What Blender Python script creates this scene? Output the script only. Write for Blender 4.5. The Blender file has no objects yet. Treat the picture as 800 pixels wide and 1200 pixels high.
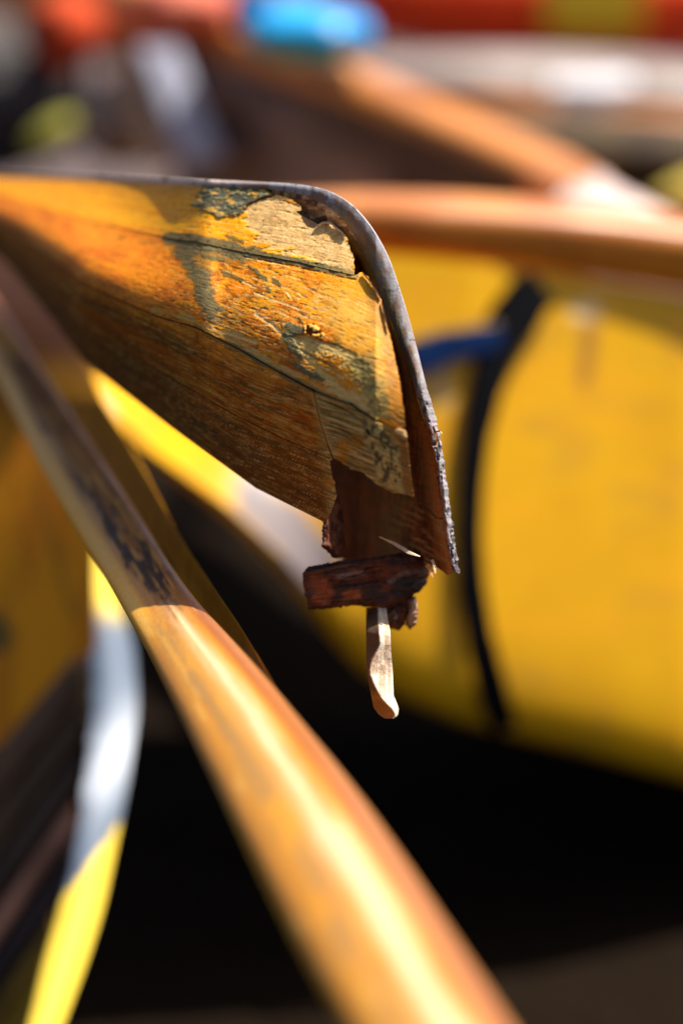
import bpy, math
import numpy as np
from mathutils import Vector

# ------------------------------------------------------------------ camera, sky, sun, exposure
sc = bpy.context.scene
sc.render.resolution_x, sc.render.resolution_y = 682, 1024
CAM_Z, PITCH = 1.10, math.radians(25)
cam_d = bpy.data.cameras.new('camera')
cam = bpy.data.objects.new('camera', cam_d)
sc.collection.objects.link(cam)
cam.location = (0, 0, CAM_Z)
cam.rotation_euler = (math.pi / 2 - PITCH, 0, 0)
cam_d.lens = 85
cam_d.sensor_fit = 'VERTICAL'
cam_d.sensor_height = 36
cam_d.sensor_width = 24
cam_d.clip_start = 0.02
cam_d.clip_end = 500
cam_d.dof.use_dof = True
cam_d.dof.focus_distance = 1.247
cam_d.dof.aperture_fstop = 1.8
sc.camera = cam

SUN = Vector((0.47, 0.255, 0.84)).normalized()
world = bpy.data.worlds.new('World')
sc.world = world
world.use_nodes = True
wn = world.node_tree.nodes
bg = wn['Background']
sky = wn.new('ShaderNodeTexSky')
sky.sky_type = 'NISHITA'
sky.sun_disc = False
sky.sun_elevation = math.asin(SUN.z)
sky.sun_rotation = math.atan2(SUN.x, SUN.y)
sky.dust_density = 4.0
sky.air_density = 0.8
world.node_tree.links.new(sky.outputs[0], bg.inputs[0])
bg.inputs[1].default_value = 0.085
sun_d = bpy.data.lights.new('sun', 'SUN')
sun_d.energy = 5.0
sun_d.angle = math.radians(0.5)
sun_d.color = (1.0, 0.95, 0.87)
sun = bpy.data.objects.new('sun', sun_d)
sc.collection.objects.link(sun)
sun.rotation_euler = SUN.to_track_quat('Z', 'Y').to_euler()
sc.view_settings.view_transform = 'Standard'
sc.view_settings.look = 'None'
sc.view_settings.exposure = 0.72
sc.view_settings.gamma = 1
sc.cycles.use_denoising = True
sc.cycles.max_bounces = 8

# ------------------------------------------------------------------ helpers
CP, SP = math.cos(PITCH), math.sin(PITCH)
K = 36 / 85 / 1200


def at(px, py, d):
    """photo position + distance along the view -> world metres"""
    px, py, d = np.broadcast_arrays(np.asarray(px, float), np.asarray(py, float), np.asarray(d, float))
    x = (px - 400) * K * d
    u = (600 - py) * K * d
    return np.stack([x, d * CP + u * SP, CAM_Z - d * SP + u * CP], -1)


def hsh(i, j, s):
    n = (i * 374761393 + j * 668265263 + s * 1274126177) & 0x7fffffff
    n = ((n ^ (n >> 13)) * 1274126177) & 0x7fffffff
    return ((n ^ (n >> 16)) & 0xffff) / 65535.0


def vn(x, y, s=0):
    xi, yi = np.floor(x).astype(np.int64), np.floor(y).astype(np.int64)
    fx, fy = x - xi, y - yi
    fx, fy = fx * fx * (3 - 2 * fx), fy * fy * (3 - 2 * fy)
    a, b = hsh(xi, yi, s), hsh(xi + 1, yi, s)
    c, d = hsh(xi, yi + 1, s), hsh(xi + 1, yi + 1, s)
    return (a + (b - a) * fx) * (1 - fy) + (c + (d - c) * fx) * fy


def fb(x, y, s=0, o=4):
    t, a, n = 0, 0.5, 0
    for k in range(o):
        t = t + a * vn(x * 2 ** k, y * 2 ** k, s + 17 * k)
        n += a
        a *= 0.55
    return t / n


def ss(a, b, x):
    t = np.clip((x - a) / (b - a), 0, 1)
    return t * t * (3 - 2 * t)


def seg_dist(px, py, pts, closed):
    d = np.full(px.shape, 1e9)
    qx, qy = np.zeros(px.shape), np.zeros(px.shape)
    n = len(pts)
    for i in range(n if closed else n - 1):
        ax, ay = pts[i]
        bx, by = pts[(i + 1) % n]
        vx, vy = bx - ax, by - ay
        t = np.clip(((px - ax) * vx + (py - ay) * vy) / (vx * vx + vy * vy + 1e-9), 0, 1)
        cx, cy = ax + t * vx, ay + t * vy
        e = np.hypot(px - cx, py - cy)
        m = e < d
        d = np.where(m, e, d)
        qx, qy = np.where(m, cx, qx), np.where(m, cy, qy)
    return d, qx, qy


def inside(px, py, pts):
    r = np.zeros(px.shape, bool)
    n = len(pts)
    for i in range(n):
        ax, ay = pts[i]
        bx, by = pts[(i + 1) % n]
        if ay == by:
            continue
        c = ((ay > py) != (by > py)) & (px < (bx - ax) * (py - ay) / (by - ay) + ax)
        r ^= c
    return r


def poly(px, py, pts, soft=2.0, amp=3.0, fr=0.12, seed=1, ay=1.0):
    """mask 0..1 of a ragged patch"""
    d, _, _ = seg_dist(px, py, pts, True)
    d = np.where(inside(px, py, pts), -d, d) + (fb(px * fr, py * fr * ay, seed) - 0.5) * 2 * amp
    return 1 - ss(-soft, soft, d)


def stroke(px, py, pts, w, soft=1.0, amp=1.0, fr=0.2, seed=3):
    d, _, _ = seg_dist(px, py, pts, False)
    d = d + (fb(px * fr, py * fr, seed) - 0.5) * 2 * amp
    return 1 - ss(w - soft, w + soft, d)


def mix(c, col, m):
    return c + (np.array(col) - c) * m[..., None]


def jag(pts, step=3.0, amp=1.5, seed=5, closed=True, fr=0.35):
    """subdivide a polyline and roughen it like torn wood"""
    out = []
    n = len(pts)
    for i in range(n if closed else n - 1):
        a, b = np.array(pts[i], float), np.array(pts[(i + 1) % n], float)
        L = np.hypot(*(b - a))
        k = max(1, int(L / step))
        nrm = np.array([-(b - a)[1], (b - a)[0]]) / (L + 1e-9)
        for j in range(k):
            p = a + (b - a) * j / k
            w = (fb(np.array(p[0] * fr), np.array(p[1] * fr), seed, 3) - 0.5) * 2 * amp
            out.append(tuple(p + nrm * w))
    if not closed:
        out.append(tuple(pts[-1]))
    return out


def link(name, me, parent=None):
    o = bpy.data.objects.new(name, me)
    sc.collection.objects.link(o)
    if parent is not None:
        o.parent = parent
        o.matrix_parent_inverse = parent.matrix_world.inverted()
    return o


def set_cols(me, cols):
    a = me.color_attributes.new('Col', 'FLOAT_COLOR', 'POINT')
    cols = np.asarray(cols, np.float32).reshape(-1, cols.shape[-1])
    if cols.shape[1] == 3:
        cols = np.hstack([cols, np.full((len(cols), 1), 0.4, np.float32)])
    a.data.foreach_set('color', np.clip(cols, 0, 1).astype(np.float32).ravel())


def raw_mesh(name, V, F, cols=None, mat=None, parent=None, smooth=True):
    """V Nx3, F list/array of quads or tris"""
    me = bpy.data.meshes.new(name)
    V = np.asarray(V, np.float32)
    if isinstance(F, np.ndarray):
        k = F.shape[1]
        me.vertices.add(len(V))
        me.vertices.foreach_set('co', V.ravel())
        me.loops.add(F.size)
        me.loops.foreach_set('vertex_index', F.astype(np.int32).ravel())
        me.polygons.add(len(F))
        me.polygons.foreach_set('loop_start', np.arange(0, F.size, k, dtype=np.int32))
        me.update(calc_edges=True)
    else:
        me.from_pydata(V.tolist(), [], F)
    if cols is not None:
        set_cols(me, cols)
    me.polygons.foreach_set('use_smooth', [smooth] * len(me.polygons))
    if mat:
        me.materials.append(mat)
    me.update()
    return link(name, me, parent)


def gridF(nu, nv, wrap=False):
    i = np.arange(nu - 1)[:, None]
    j = np.arange(nv if wrap else nv - 1)[None, :]
    j2 = (j + 1) % nv
    return np.stack([i * nv + j, (i + 1) * nv + j, (i + 1) * nv + j2, i * nv + j2], -1).reshape(-1, 4)


def sheet(name, P, cols, mat, parent=None, thick=None):
    """open grid P[nu,nv,3]; thick = offset vector for a back face and closed rim"""
    nu, nv = P.shape[:2]
    F = gridF(nu, nv)
    V = P.reshape(-1, 3)
    C = cols.reshape(-1, cols.shape[-1])
    if thick is not None:
        n = len(V)
        idx = np.arange(n).reshape(nu, nv)
        loop = np.concatenate([idx[:, 0], idx[-1, 1:], idx[::-1, -1][1:], idx[0, ::-1][1:]])
        m = len(loop)
        back = V + np.array(thick)
        V = np.vstack([V, back, V[loop], back[loop]])
        C = np.vstack([C, C, C[loop], C[loop]])
        a = 2 * n + np.arange(m - 1)
        F = np.vstack([F, F[:, ::-1] + n, np.stack([a, a + m, a + m + 1, a + 1], -1)])
    return raw_mesh(name, V, F, C, mat, parent)


def cut(name, pts, step, dfun, cfun, mat, parent=None, thick=0.005, xs=None, back_d=None):
    """piece with a free outline: regular cells inside the outline, edge snapped to it, real thickness away from the viewer side"""
    pa = np.array(pts)
    x0, y0 = pa.min(0) - step
    x1, y1 = pa.max(0) + step
    X = xs if xs is not None else np.arange(x0, x1 + step, step)
    X = X[(X >= x0 - 4) & (X <= x1 + 4)]
    Y = np.arange(y0, y1 + step, step)
    gx, gy = np.meshgrid(X, Y, indexing='ij')
    cx = (gx[1:, 1:] + gx[:-1, :-1]) / 2
    cy = (gy[1:, 1:] + gy[:-1, :-1]) / 2
    keep = inside(cx, cy, pts)
    nu, nv = gx.shape
    F = gridF(nu, nv)[keep.ravel()]
    used = np.unique(F)
    rm = -np.ones(nu * nv, int)
    rm[used] = np.arange(len(used))
    F = rm[F]
    vx, vy = gx.ravel()[used], gy.ravel()[used]
    # boundary edges
    E = np.concatenate([F[:, [0, 1]], F[:, [1, 2]], F[:, [2, 3]], F[:, [3, 0]]])
    key = np.sort(E, 1)
    key = key[:, 0] * (len(used) + 1) + key[:, 1]
    _, inv, cnt = np.unique(key, return_inverse=True, return_counts=True)
    B = E[cnt[inv] == 1]
    bv = np.unique(B)
    dd, qx, qy = seg_dist(vx[bv], vy[bv], pts, True)
    ok = dd < step * 3.2
    vx[bv] = np.where(ok, qx, vx[bv])
    vy[bv] = np.where(ok, qy, vy[bv])
    d = dfun(vx, vy)
    C = cfun(vx, vy)
    P = at(vx, vy, d)
    Q = at(vx, vy, d + thick if back_d is None else back_d(vx, vy))
    n, m = len(P), len(B)
    ec = C.copy()
    V = np.vstack([P, Q, P[B[:, 0]], P[B[:, 1]], Q[B[:, 0]], Q[B[:, 1]]])
    C = np.vstack([C, C * 0.6, ec[B[:, 0]], ec[B[:, 1]], ec[B[:, 0]], ec[B[:, 1]]])
    a = 2 * n + np.arange(m)
    F = np.vstack([F[:, ::-1], F + n, np.stack([a, a + m, a + 3 * m, a + 2 * m], -1)])
    return raw_mesh(name, V, F, C, mat, parent)


def thing(name, label, cat, loc, group=None):
    o = bpy.data.objects.new(name, None)
    sc.collection.objects.link(o)
    o.location = loc
    o['label'] = label
    o['category'] = cat
    if group:
        o['group'] = group
    bpy.context.view_layer.update()
    return o


def tag(o, label, cat, group=None):
    o['label'] = label
    o['category'] = cat
    if group:
        o['group'] = group


# ------------------------------------------------------------------ materials
def mat_attr(name, bump=0.3, bscale=900, coat=0.0, coat_r=0.15, grain=0.12, stretch=(1, 1, 1), bdist=0.0006, spec=0.5, sub=0.0):
    m = bpy.data.materials.new(name)
    m.use_nodes = True
    nt = m.node_tree
    N, L = nt.nodes, nt.links
    p = N['Principled BSDF']
    a = N.new('ShaderNodeAttribute')
    a.attribute_name = 'Col'
    tc = N.new('ShaderNodeTexCoord')
    mp = N.new('ShaderNodeMapping')
    mp.inputs['Scale'].default_value = stretch
    L.new(tc.outputs['Object'], mp.inputs['Vector'])
    n1 = N.new('ShaderNodeTexNoise')
    n1.inputs['Scale'].default_value = bscale
    n1.inputs['Detail'].default_value = 5
    n1.inputs['Roughness'].default_value = 0.65
    L.new(mp.outputs[0], n1.inputs['Vector'])
    mr = N.new('ShaderNodeMapRange')
    mr.inputs['From Min'].default_value = 0.3
    mr.inputs['From Max'].default_value = 0.7
    mr.inputs['To Min'].default_value = 1 - grain
    mr.inputs['To Max'].default_value = 1 + grain
    L.new(n1.outputs['Fac'], mr.inputs['Value'])
    mx = N.new('ShaderNodeVectorMath')
    mx.operation = 'SCALE'
    L.new(a.outputs['Color'], mx.inputs[0])
    L.new(mr.outputs[0], mx.inputs['Scale'])
    L.new(mx.outputs[0], p.inputs['Base Color'])
    L.new(a.outputs['Alpha'], p.inputs['Roughness'])
    b = N.new('ShaderNodeBump')
    b.inputs['Strength'].default_value = bump
    b.inputs['Distance'].default_value = bdist
    L.new(n1.outputs['Fac'], b.inputs['Height'])
    L.new(b.outputs[0], p.inputs['Normal'])
    p.inputs['Coat Weight'].default_value = coat
    p.inputs['Coat Roughness'].default_value = coat_r
    p.inputs['Specular IOR Level'].default_value = spec
    return m


M_wood = mat_attr('weathered_wood', 0.3, 1100, grain=0.18, spec=0.2)
M_split = mat_attr('split_wood', 0.8, 700, grain=0.25, spec=0.22)
M_rail = mat_attr('varnished_wood', 0.2, 500, coat=0.15, coat_r=0.25, grain=0.12, spec=0.4)
M_rim = mat_attr('peeling_paint_wood', 0.5, 900, grain=0.2, spec=0.3)
M_hull = mat_attr('glossy_hull_paint', 0.05, 60, coat=0.0, coat_r=0.15, spec=0.25, grain=0.03, bdist=0.001)
M_cloth = mat_attr('matt_fabric', 0.5, 220, grain=0.25, bdist=0.002, spec=0.03)


def rgba(shape, c, r=0.4):
    o = np.empty(tuple(shape) + (4,))
    o[..., :3] = c
    o[..., 3] = r
    return o


# ------------------------------------------------------------------ ground
def ground():
    m = bpy.data.materials.new('shade_dark_soil')
    m.use_nodes = True
    nt = m.node_tree
    p = nt.nodes['Principled BSDF']
    tc = nt.nodes.new('ShaderNodeTexCoord')
    n = nt.nodes.new('ShaderNodeTexNoise')
    n.inputs['Scale'].default_value = 14
    n.inputs['Detail'].default_value = 8
    nt.links.new(tc.outputs['Object'], n.inputs['Vector'])
    r = nt.nodes.new('ShaderNodeValToRGB')
    r.color_ramp.elements[0].position = 0.35
    r.color_ramp.elements[0].color = (0.009, 0.0048, 0.002, 1)  # soil colour set near black to stand in for shade around the boats
    r.color_ramp.elements[1].position = 0.7
    r.color_ramp.elements[1].color = (0.009, 0.0046, 0.0018, 1)
    nt.links.new(n.outputs['Fac'], r.inputs[0])
    nt.links.new(r.outputs[0], p.inputs['Base Color'])
    p.inputs['Roughness'].default_value = 0.95
    p.inputs['Specular IOR Level'].default_value = 0.08
    b = nt.nodes.new('ShaderNodeBump')
    b.inputs['Distance'].default_value = 0.02
    nt.links.new(n.outputs['Fac'], b.inputs['Height'])
    nt.links.new(b.outputs[0], p.inputs['Normal'])
    o = raw_mesh('ground', [(-60, -40, 0), (60, -40, 0), (60, 120, 0), (-60, 120, 0)], [(0, 1, 2, 3)], None, m)
    o['kind'] = 'structure'
    # paler dry gravel farther off
    m2 = m.copy()
    m2.name = 'dry_gravel'
    r2 = [x for x in m2.node_tree.nodes if x.type == 'VALTORGB'][0]
    r2.color_ramp.elements[0].color = (0.06, 0.045, 0.045, 1)
    r2.color_ramp.elements[1].color = (0.17, 0.13, 0.125, 1)
    nx = 40
    xs = np.linspace(-14, 14, nx)
    yn = 2.75 + 0.1 * np.sin(xs * 3)
    V = [(x, y, 0.004) for x, y in zip(xs, yn)] + [(x, 16, 0.004) for x in xs]
    F = [(i, i + 1, nx + i + 1, nx + i) for i in range(nx - 1)]
    o = raw_mesh('gravel_path', V, F, None, m2)
    o['kind'] = 'structure'


ground()

# ------------------------------------------------------------------ broken varnished canoe end (the subject)
TX = [-120, 0, 100, 240, 330, 400, 440, 490]
TY = [204, 205, 207, 212, 218, 232, 250, 282]
BX = [-120, 0, 60, 100, 200, 300, 380, 490]
BY = [250, 300, 372, 425, 500, 572, 612, 655]


def top(x):
    return np.interp(x, TX, TY)


def tau_of(x, y):
    t, b = top(x), np.interp(x, BX, BY)
    return (y - t) / (b - t)


def xy_tau(x, tau):
    t, b = top(x), np.interp(x, BX, BY)
    return t + tau * (b - t)


TT = np.linspace(-0.3, 1.4, 341)
FF = np.cumsum(1 - 2.0 * ss(0.30, 0.85, TT)) * (TT[1] - TT[0])
FF -= np.interp(0, TT, FF)


def recede(x):
    q = np.maximum(0, 440 - x)
    w = np.maximum(0, 250 - x)
    return 0.00024 * q + 0.00098 * (np.sqrt(w * w + 900) - 30)


def D0(x, y):
    t, b = top(x), np.interp(x, BX, BY)
    tau = (y - t) / (b - t)
    base = 1.25 + recede(x)
    A = (b - t) * base * K
    k = 0.62 + 1.9 * ss(270, 40, x)
    return base - A * k * np.interp(tau, TT, FF) + 0.0005


S1 = [(-120, 0), (0, 0), (100, 0), (200, 279), (230, 283), (265, 291), (300, 298), (345, 306), (400, 319), (415, 322)]
S1 = [(x, xy_tau(np.array(float(x)), 0.235).item() if x < 200 else y) for x, y in S1]
S2x = [-120, 0, 100, 180, 230, 280, 320, 375, 411, 430, 445, 490]
S2y = [xy_tau(np.array(float(x)), 0.58).item() for x in S2x[:4]] + [384, 409, 432, 461, 474, 486, 494, 512]


def skin_paint(x, y):
    """albedo (rgb) + roughness + relief height (m) of the outer skin, in photo-like plank coordinates"""
    tau = tau_of(x, y)
    gu, gv = x, tau * 380
    g1 = fb(gu * 0.015, gv * 0.30, 11)            # long grain
    g2 = fb(gu * 0.07, gv * 0.9, 12, 4)
    n1 = fb(x * 0.05, y * 0.06, 13, 5)
    n2 = fb(x * 0.3, y * 0.35, 14, 3)
    c = np.empty(x.shape + (3,))
    c[...] = (0.66, 0.225, 0.025)
    c = mix(c, (0.50, 0.145, 0.014), ss(0.42, 0.70, n1))
    c = mix(c, (0.74, 0.30, 0.05), ss(0.50, 0.75, g1) * 0.6)
    yel = 1 - ss(0.20, 0.26, tau + (n1 - 0.5) * 0.03)
    c = mix(c, (0.88, 0.39, 0.05), yel)
    c = mix(c, (0.72, 0.27, 0.035), yel * ss(0.45, 0.65, g1) * 0.8)
    # the band right under the sheer: paler scuffed orange
    rim = 1 - ss(0.02, 0.10, tau + (g2 - 0.5) * 0.05)
    c = mix(c, (0.52, 0.26, 0.11), rim * 0.8)
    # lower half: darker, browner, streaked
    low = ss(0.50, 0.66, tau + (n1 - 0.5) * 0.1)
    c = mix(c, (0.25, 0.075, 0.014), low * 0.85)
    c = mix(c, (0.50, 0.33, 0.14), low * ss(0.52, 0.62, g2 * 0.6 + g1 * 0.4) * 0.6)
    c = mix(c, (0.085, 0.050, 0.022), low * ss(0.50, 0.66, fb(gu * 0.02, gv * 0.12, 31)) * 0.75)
    c = mix(c, (0.06, 0.032, 0.016), low * ss(0.70, 0.95, tau) * 0.75)  # shade under the turn of the hull painted in as dark brown
    # hair-fine scratches and grain lines
    f4 = fb(gu * 0.045 + 11, gv * 1.6, 311, 3)
    f5 = fb((x + 0.9 * y) * 0.05, (y - 0.3 * x) * 0.9, 312, 3)
    c = mix(c, (0.70, 0.42, 0.18), ss(0.60, 0.72, f4) * 0.45)
    c = mix(c, (0.20, 0.07, 0.02), (1 - ss(0.28, 0.38, f4)) * 0.55)
    c = mix(c, (0.66, 0.45, 0.24), ss(0.70, 0.76, f5) * 0.6 * ss(200, 300, x))
    # dark mottling in the middle plank
    mid = ss(0.25, 0.3, tau) * (1 - low) * ss(190, 260, x)
    c = mix(c, (0.20, 0.065, 0.018), mid * ss(0.50, 0.62, fb(x * 0.12, y * 0.15, 15, 5)) * 0.75)
    c = mix(c, (0.66, 0.34, 0.11), mid * ss(0.53, 0.68, fb(x * 0.06, y * 0.07, 16, 5)) * 0.7)
    c = mix(c, (0.55, 0.36, 0.17), mid * ss(0.60, 0.66, fb(gu * 0.10, gv * 0.5, 32, 4)) * ss(370, 440, y + 0.3 * x) * 0.8)
    # small scuffs and flecks that follow the grain
    f1 = fb(gu * 0.09 + 3, gv * 0.85, 301, 4)
    f2 = fb(gu * 0.13 + 7, gv * 0.60, 302, 4)
    f3 = fb(x * 0.5, y * 0.5, 303, 3)
    c = mix(c, (0.74, 0.50, 0.26), ss(0.64, 0.70, f1) * 0.7 * ss(120, 260, x) * (1 - 0.75 * low))
    c = mix(c, (0.12, 0.055, 0.02), ss(0.64, 0.70, f2) * 0.75 * ss(0.12, 0.3, tau))
    c = mix(c, (0.18, 0.07, 0.02), ss(0.68, 0.74, f3) * 0.5)
    h = (n2 - 0.5) * 0.0002 + (g2 - 0.5) * 0.0002 - ss(0.64, 0.70, f1) * 0.0002 - ss(0.64, 0.70, f2) * 0.0002
    r = np.full(x.shape, 0.38)
    r = r + low * 0.2 + (n1 - 0.5) * 0.2
    raw_c, gray = (0.60, 0.40, 0.215), (0.105, 0.098, 0.058)

    def lay(m, col, dh=0.0, rr=None):
        nonlocal c, h, r
        c = mix(c, col, m)
        h = h + m * dh
        if rr is not None:
            r = r + (rr - r) * m

    # bare pale wood at the broken top corner
    P1 = [(290, 246), (300, 236), (322, 229), (352, 240), (385, 258), (405, 275), (418, 300), (415, 322), (392, 317), (362, 303),
          (335, 294), (308, 288), (296, 270), (286, 256)]
    m = poly(x, y, P1, 3, 10, 0.07, 21, 4.0)
    lay(m * 0.92, raw_c, -0.0006, 0.8)
    lay(m * ss(0.52, 0.62, fb(x * 0.17, y * 0.2, 22, 4)) * 0.5, (0.30, 0.19, 0.085))
    lay(m * ss(0.62, 0.70, fb(gu * 0.08, gv * 0.8, 33, 4)) * 0.5, (0.75, 0.60, 0.36))
    lay(m * ss(0.66, 0.70, fb(x * 0.45, y * 0.5, 34, 2)) * 0.3, (0.26, 0.16, 0.08), -0.0002)
    # dark grey patch on the sheer
    G1 = [(240, 214), (262, 210), (305, 213), (332, 219), (320, 229), (303, 234), (290, 241), (284, 250), (264, 255), (247, 252),
          (236, 246), (224, 242)]
    m = poly(x, y, G1, 1.2, 4.5, 0.12, 23, 2.5)
    lay(m, (0.080, 0.078, 0.052), 0.0008, 0.6)
    lay(m * ss(0.54, 0.62, fb(x * 0.22, y * 0.5, 24, 4)), (0.20, 0.185, 0.12), 0.0004)
    lay(m * ss(0.60, 0.66, fb(x * 0.15 + 9, y * 0.3, 25, 4)), (0.42, 0.26, 0.10))
    e = stroke(x, y, [(320, 229), (303, 234), (290, 241), (284, 250)], 1.0, 0.8, 1.5, 0.3, 26)
    lay(e * 0.9, (0.07, 0.03, 0.012), -0.001)
    # grey-green seam filler and its broad smear on the left
    sm = stroke(x, y, [(200, 279), (230, 283), (265, 291), (300, 298)], 8.5, 2.2, 4.5, 0.13, 27)
    sm = np.maximum(sm, stroke(x, y, [(290, 296), (345, 306), (400, 319), (416, 323)], 5.0, 1.2, 2.4, 0.2, 28))
    dg = poly(x, y, [(200, 276), (284, 296), (292, 306), (282, 312), (262, 303), (246, 306), (249, 330), (256, 352), (266, 376),
                     (244, 380), (232, 352), (222, 324), (206, 300)], 4, 10, 0.09, 29, 2.0)
    inner = poly(x, y, [(226, 300), (262, 298), (280, 310), (262, 318), (240, 316)], 4, 5, 0.1, 30)
    m = np.maximum(sm, dg * (1 - inner * 0.6))
    lay(m * 0.93, (0.100, 0.088, 0.050), 0.0002, 0.75)
    lay(m * ss(0.50, 0.62, fb(gu * 0.12, gv * 0.5, 35, 4)) * 0.6, (0.19, 0.16, 0.085))
    lay(m * ss(0.62, 0.70, fb(x * 0.3, y * 0.5, 36, 3)) * 0.8, (0.045, 0.04, 0.025))
    # dark joint line under the filler
    jl = stroke(x, y, [(285, 301), (345, 312), (400, 325), (416, 328)], 0.5, 0.7, 1.4, 0.25, 37)
    lay(jl * 0.7, (0.22, 0.08, 0.02), -0.0008)
    jl = stroke(x, y, [(290, 303), (330, 311), (352, 317)], 0.5, 0.6, 1.2, 0.25, 38)
    lay(jl * 0.8, (0.72, 0.52, 0.28))
    # flecks
    for (ax, ay, bx, by, w) in [(266, 276, 284, 283, 2.2), (262, 319, 284, 328, 2.4), (299, 316, 304, 321, 2.2), (304, 323, 311, 327, 2.6),
                                (321, 328, 327, 333, 2.4), (313, 337, 316, 340, 2.2), (240, 300, 262, 304, 3), (330, 374, 331, 384, 0.9),
                                (350, 372, 356, 380, 1.2), (292, 312, 296, 315, 1.4), (336, 345, 338, 349, 1.0)]:
        lay(stroke(x, y, [(ax, ay), (bx, by)], w, 0.9, 1.6, 0.35, int(ax)) * 0.9, (0.12, 0.105, 0.05), 0.0003)
    for (ax, ay, bx, by, w) in [(298, 343, 350, 362, 1.0), (336, 342, 343, 352, 0.8), (348, 343, 356, 347, 0.6), (346, 348, 351, 350, 0.6),
                                (356, 345, 360, 352, 0.5), (310, 330, 320, 333, 0.6), (370, 352, 385, 350, 0.5), (330, 322, 352, 327, 0.6),
                                (260, 388, 300, 402, 1.6), (300, 368, 322, 384, 2.0), (318, 378, 334, 396, 2.0), (285, 330, 300, 338, 0.8)]:
        lay(stroke(x, y, [(ax, ay), (bx, by)], w, 0.8, 1.2, 0.3, int(ax) + 5) * 0.85, (0.70, 0.50, 0.26), -0.0003)
    # paler orange right part of the middle plank
    m = poly(x, y, [(385, 325), (425, 322), (450, 370), (462, 430), (455, 470), (425, 430), (395, 400), (375, 370), (370, 340)], 14, 12, 0.06, 39)
    lay(m * 0.55, (0.62, 0.37, 0.14), 0, 0.6)
    m = poly(x, y, [(432, 325), (450, 360), (465, 430), (476, 500), (486, 580), (474, 582), (466, 520), (456, 470), (446, 400), (430, 350)], 5, 4, 0.1, 40)
    lay(m * 0.6, (0.26, 0.14, 0.06), 0, 0.5)
    # bare streak with orange core
    P2 = [(341, 395), (352, 394), (368, 399), (388, 404), (412, 412), (428, 424), (440, 450), (446, 480), (436, 488), (418, 478),
          (400, 468), (384, 455), (370, 440), (361, 424), (348, 408)]
    m = poly(x, y, P2, 1.6, 8.0, 0.10, 41, 2.5)
    lay(m * 0.93, (0.56, 0.41, 0.20), -0.0005, 0.8)
    lay(m * ss(0.50, 0.60, fb(gu * 0.12, gv * 0.7, 42, 4)) * 0.6, (0.36, 0.23, 0.09), -0.0003)
    m2 = poly(x, y, [(366, 415), (380, 412), (398, 418), (412, 428), (422, 446), (424, 462), (410, 458), (394, 446), (380, 434), (370, 424)], 2, 6, 0.14, 43)
    sp = ss(0.40, 0.52, fb(x * 0.4, y * 0.45, 44, 3))
    lay(m2 * sp * 0.92, (0.52, 0.20, 0.035), 0.0005, 0.5)
    m3 = poly(x, y, [(408, 418), (432, 418), (452, 455), (462, 498), (448, 500), (436, 486), (424, 455), (410, 434)], 5, 7, 0.09, 45)
    lay(m3 * 0.75, (0.30, 0.235, 0.105), 0, 0.75)
    lay(m3 * ss(0.52, 0.62, fb(x * 0.2, y * 0.2, 46, 4)) * 0.7, (0.11, 0.09, 0.045))
    # dark grey filler dabs
    for pts, s in [([(334, 380), (345, 377), (354, 384), (354, 391), (345, 396), (350, 406), (356, 416), (352, 420), (338, 410), (331, 396)], 47),
                   ([(340, 424), (350, 424), (366, 434), (382, 444), (376, 449), (360, 440), (346, 434)], 48)]:
        m = poly(x, y, pts, 1.0, 5, 0.25, s)
        lay(m * 0.95, (0.105, 0.098, 0.058), 0.0006, 0.7)
        lay(m * ss(0.56, 0.66, fb(x * 0.3, y * 0.3, s + 50, 3)), (0.20, 0.17, 0.09))
    # crust of torn chips
    m = poly(x, y, [(356, 382), (364, 379), (372, 384), (380, 392), (378, 397), (366, 395), (356, 391)], 1.0, 2.0, 0.3, 49)
    cell = fb(x * 0.28, y * 0.3, 50, 2)
    lay(m * ss(0.45, 0.55, cell), (0.66, 0.42, 0.17), 0.0016, 0.7)
    lay(m * (1 - ss(0.40, 0.48, cell)), (0.12, 0.045, 0.012), -0.0012, 0.7)
    # thin grain crack running right of the crust
    for pts, w in [([(372, 396), (395, 405), (424, 417), (452, 424)], 0.4), ([(340, 404), (372, 421), (392, 430)], 0.5)]:
        lay(stroke(x, y, pts, w, 0.6, 1.0, 0.2, 51) * 0.85, (0.10, 0.045, 0.015), -0.0006)
    # second seam
    sx = [(a, b) for a, b in zip(S2x, S2y) if 180 <= a <= 430]
    m = stroke(x, y, sx, 3.0, 1.1, 1.6, 0.12, 52) * ss(180, 300, x)
    lay(m * 0.92, (0.13, 0.12, 0.065), 0.0003, 0.8)
    m = stroke(x, y, [(a, b - 7) for a, b in sx], 2.0, 2.0, 3.0, 0.09, 53)
    lay(m * 0.6, (0.50, 0.37, 0.19), 0, 0.8)
    # weathered lower right plank: fine grey/tan ribs along the grain
    C = ss(362, 382, x - 0.12 * (y - 470)) * ss(0, 8, y - np.interp(x, S2x, S2y))
    rib = fb(gu * 0.05 + n2 * 0.6, gv * 0.95 + n1 * 3, 54, 5)
    lay(C * 0.85, (0.30, 0.20, 0.085), 0, 0.85)
    lay(C * ss(0.50, 0.58, rib) * 0.85, (0.52, 0.38, 0.19), 0.0005)
    lay(C * ss(0.52, 0.42, rib) * 0.0, (0, 0, 0))
    lay(C * (1 - ss(0.38, 0.46, rib)) * 0.85, (0.095, 0.075, 0.040), -0.0005)
    lay(C * ss(0.55, 0.68, n1) * 0.5, (0.42, 0.17, 0.04))
    m = poly(x, y, [(424, 488), (446, 498), (456, 512), (466, 528), (470, 552), (472, 576), (455, 570), (440, 556), (434, 530), (426, 506)], 3, 5, 0.12, 55)
    lay(m * 0.85, (0.50, 0.385, 0.19), 0.0006, 0.85)
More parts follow.
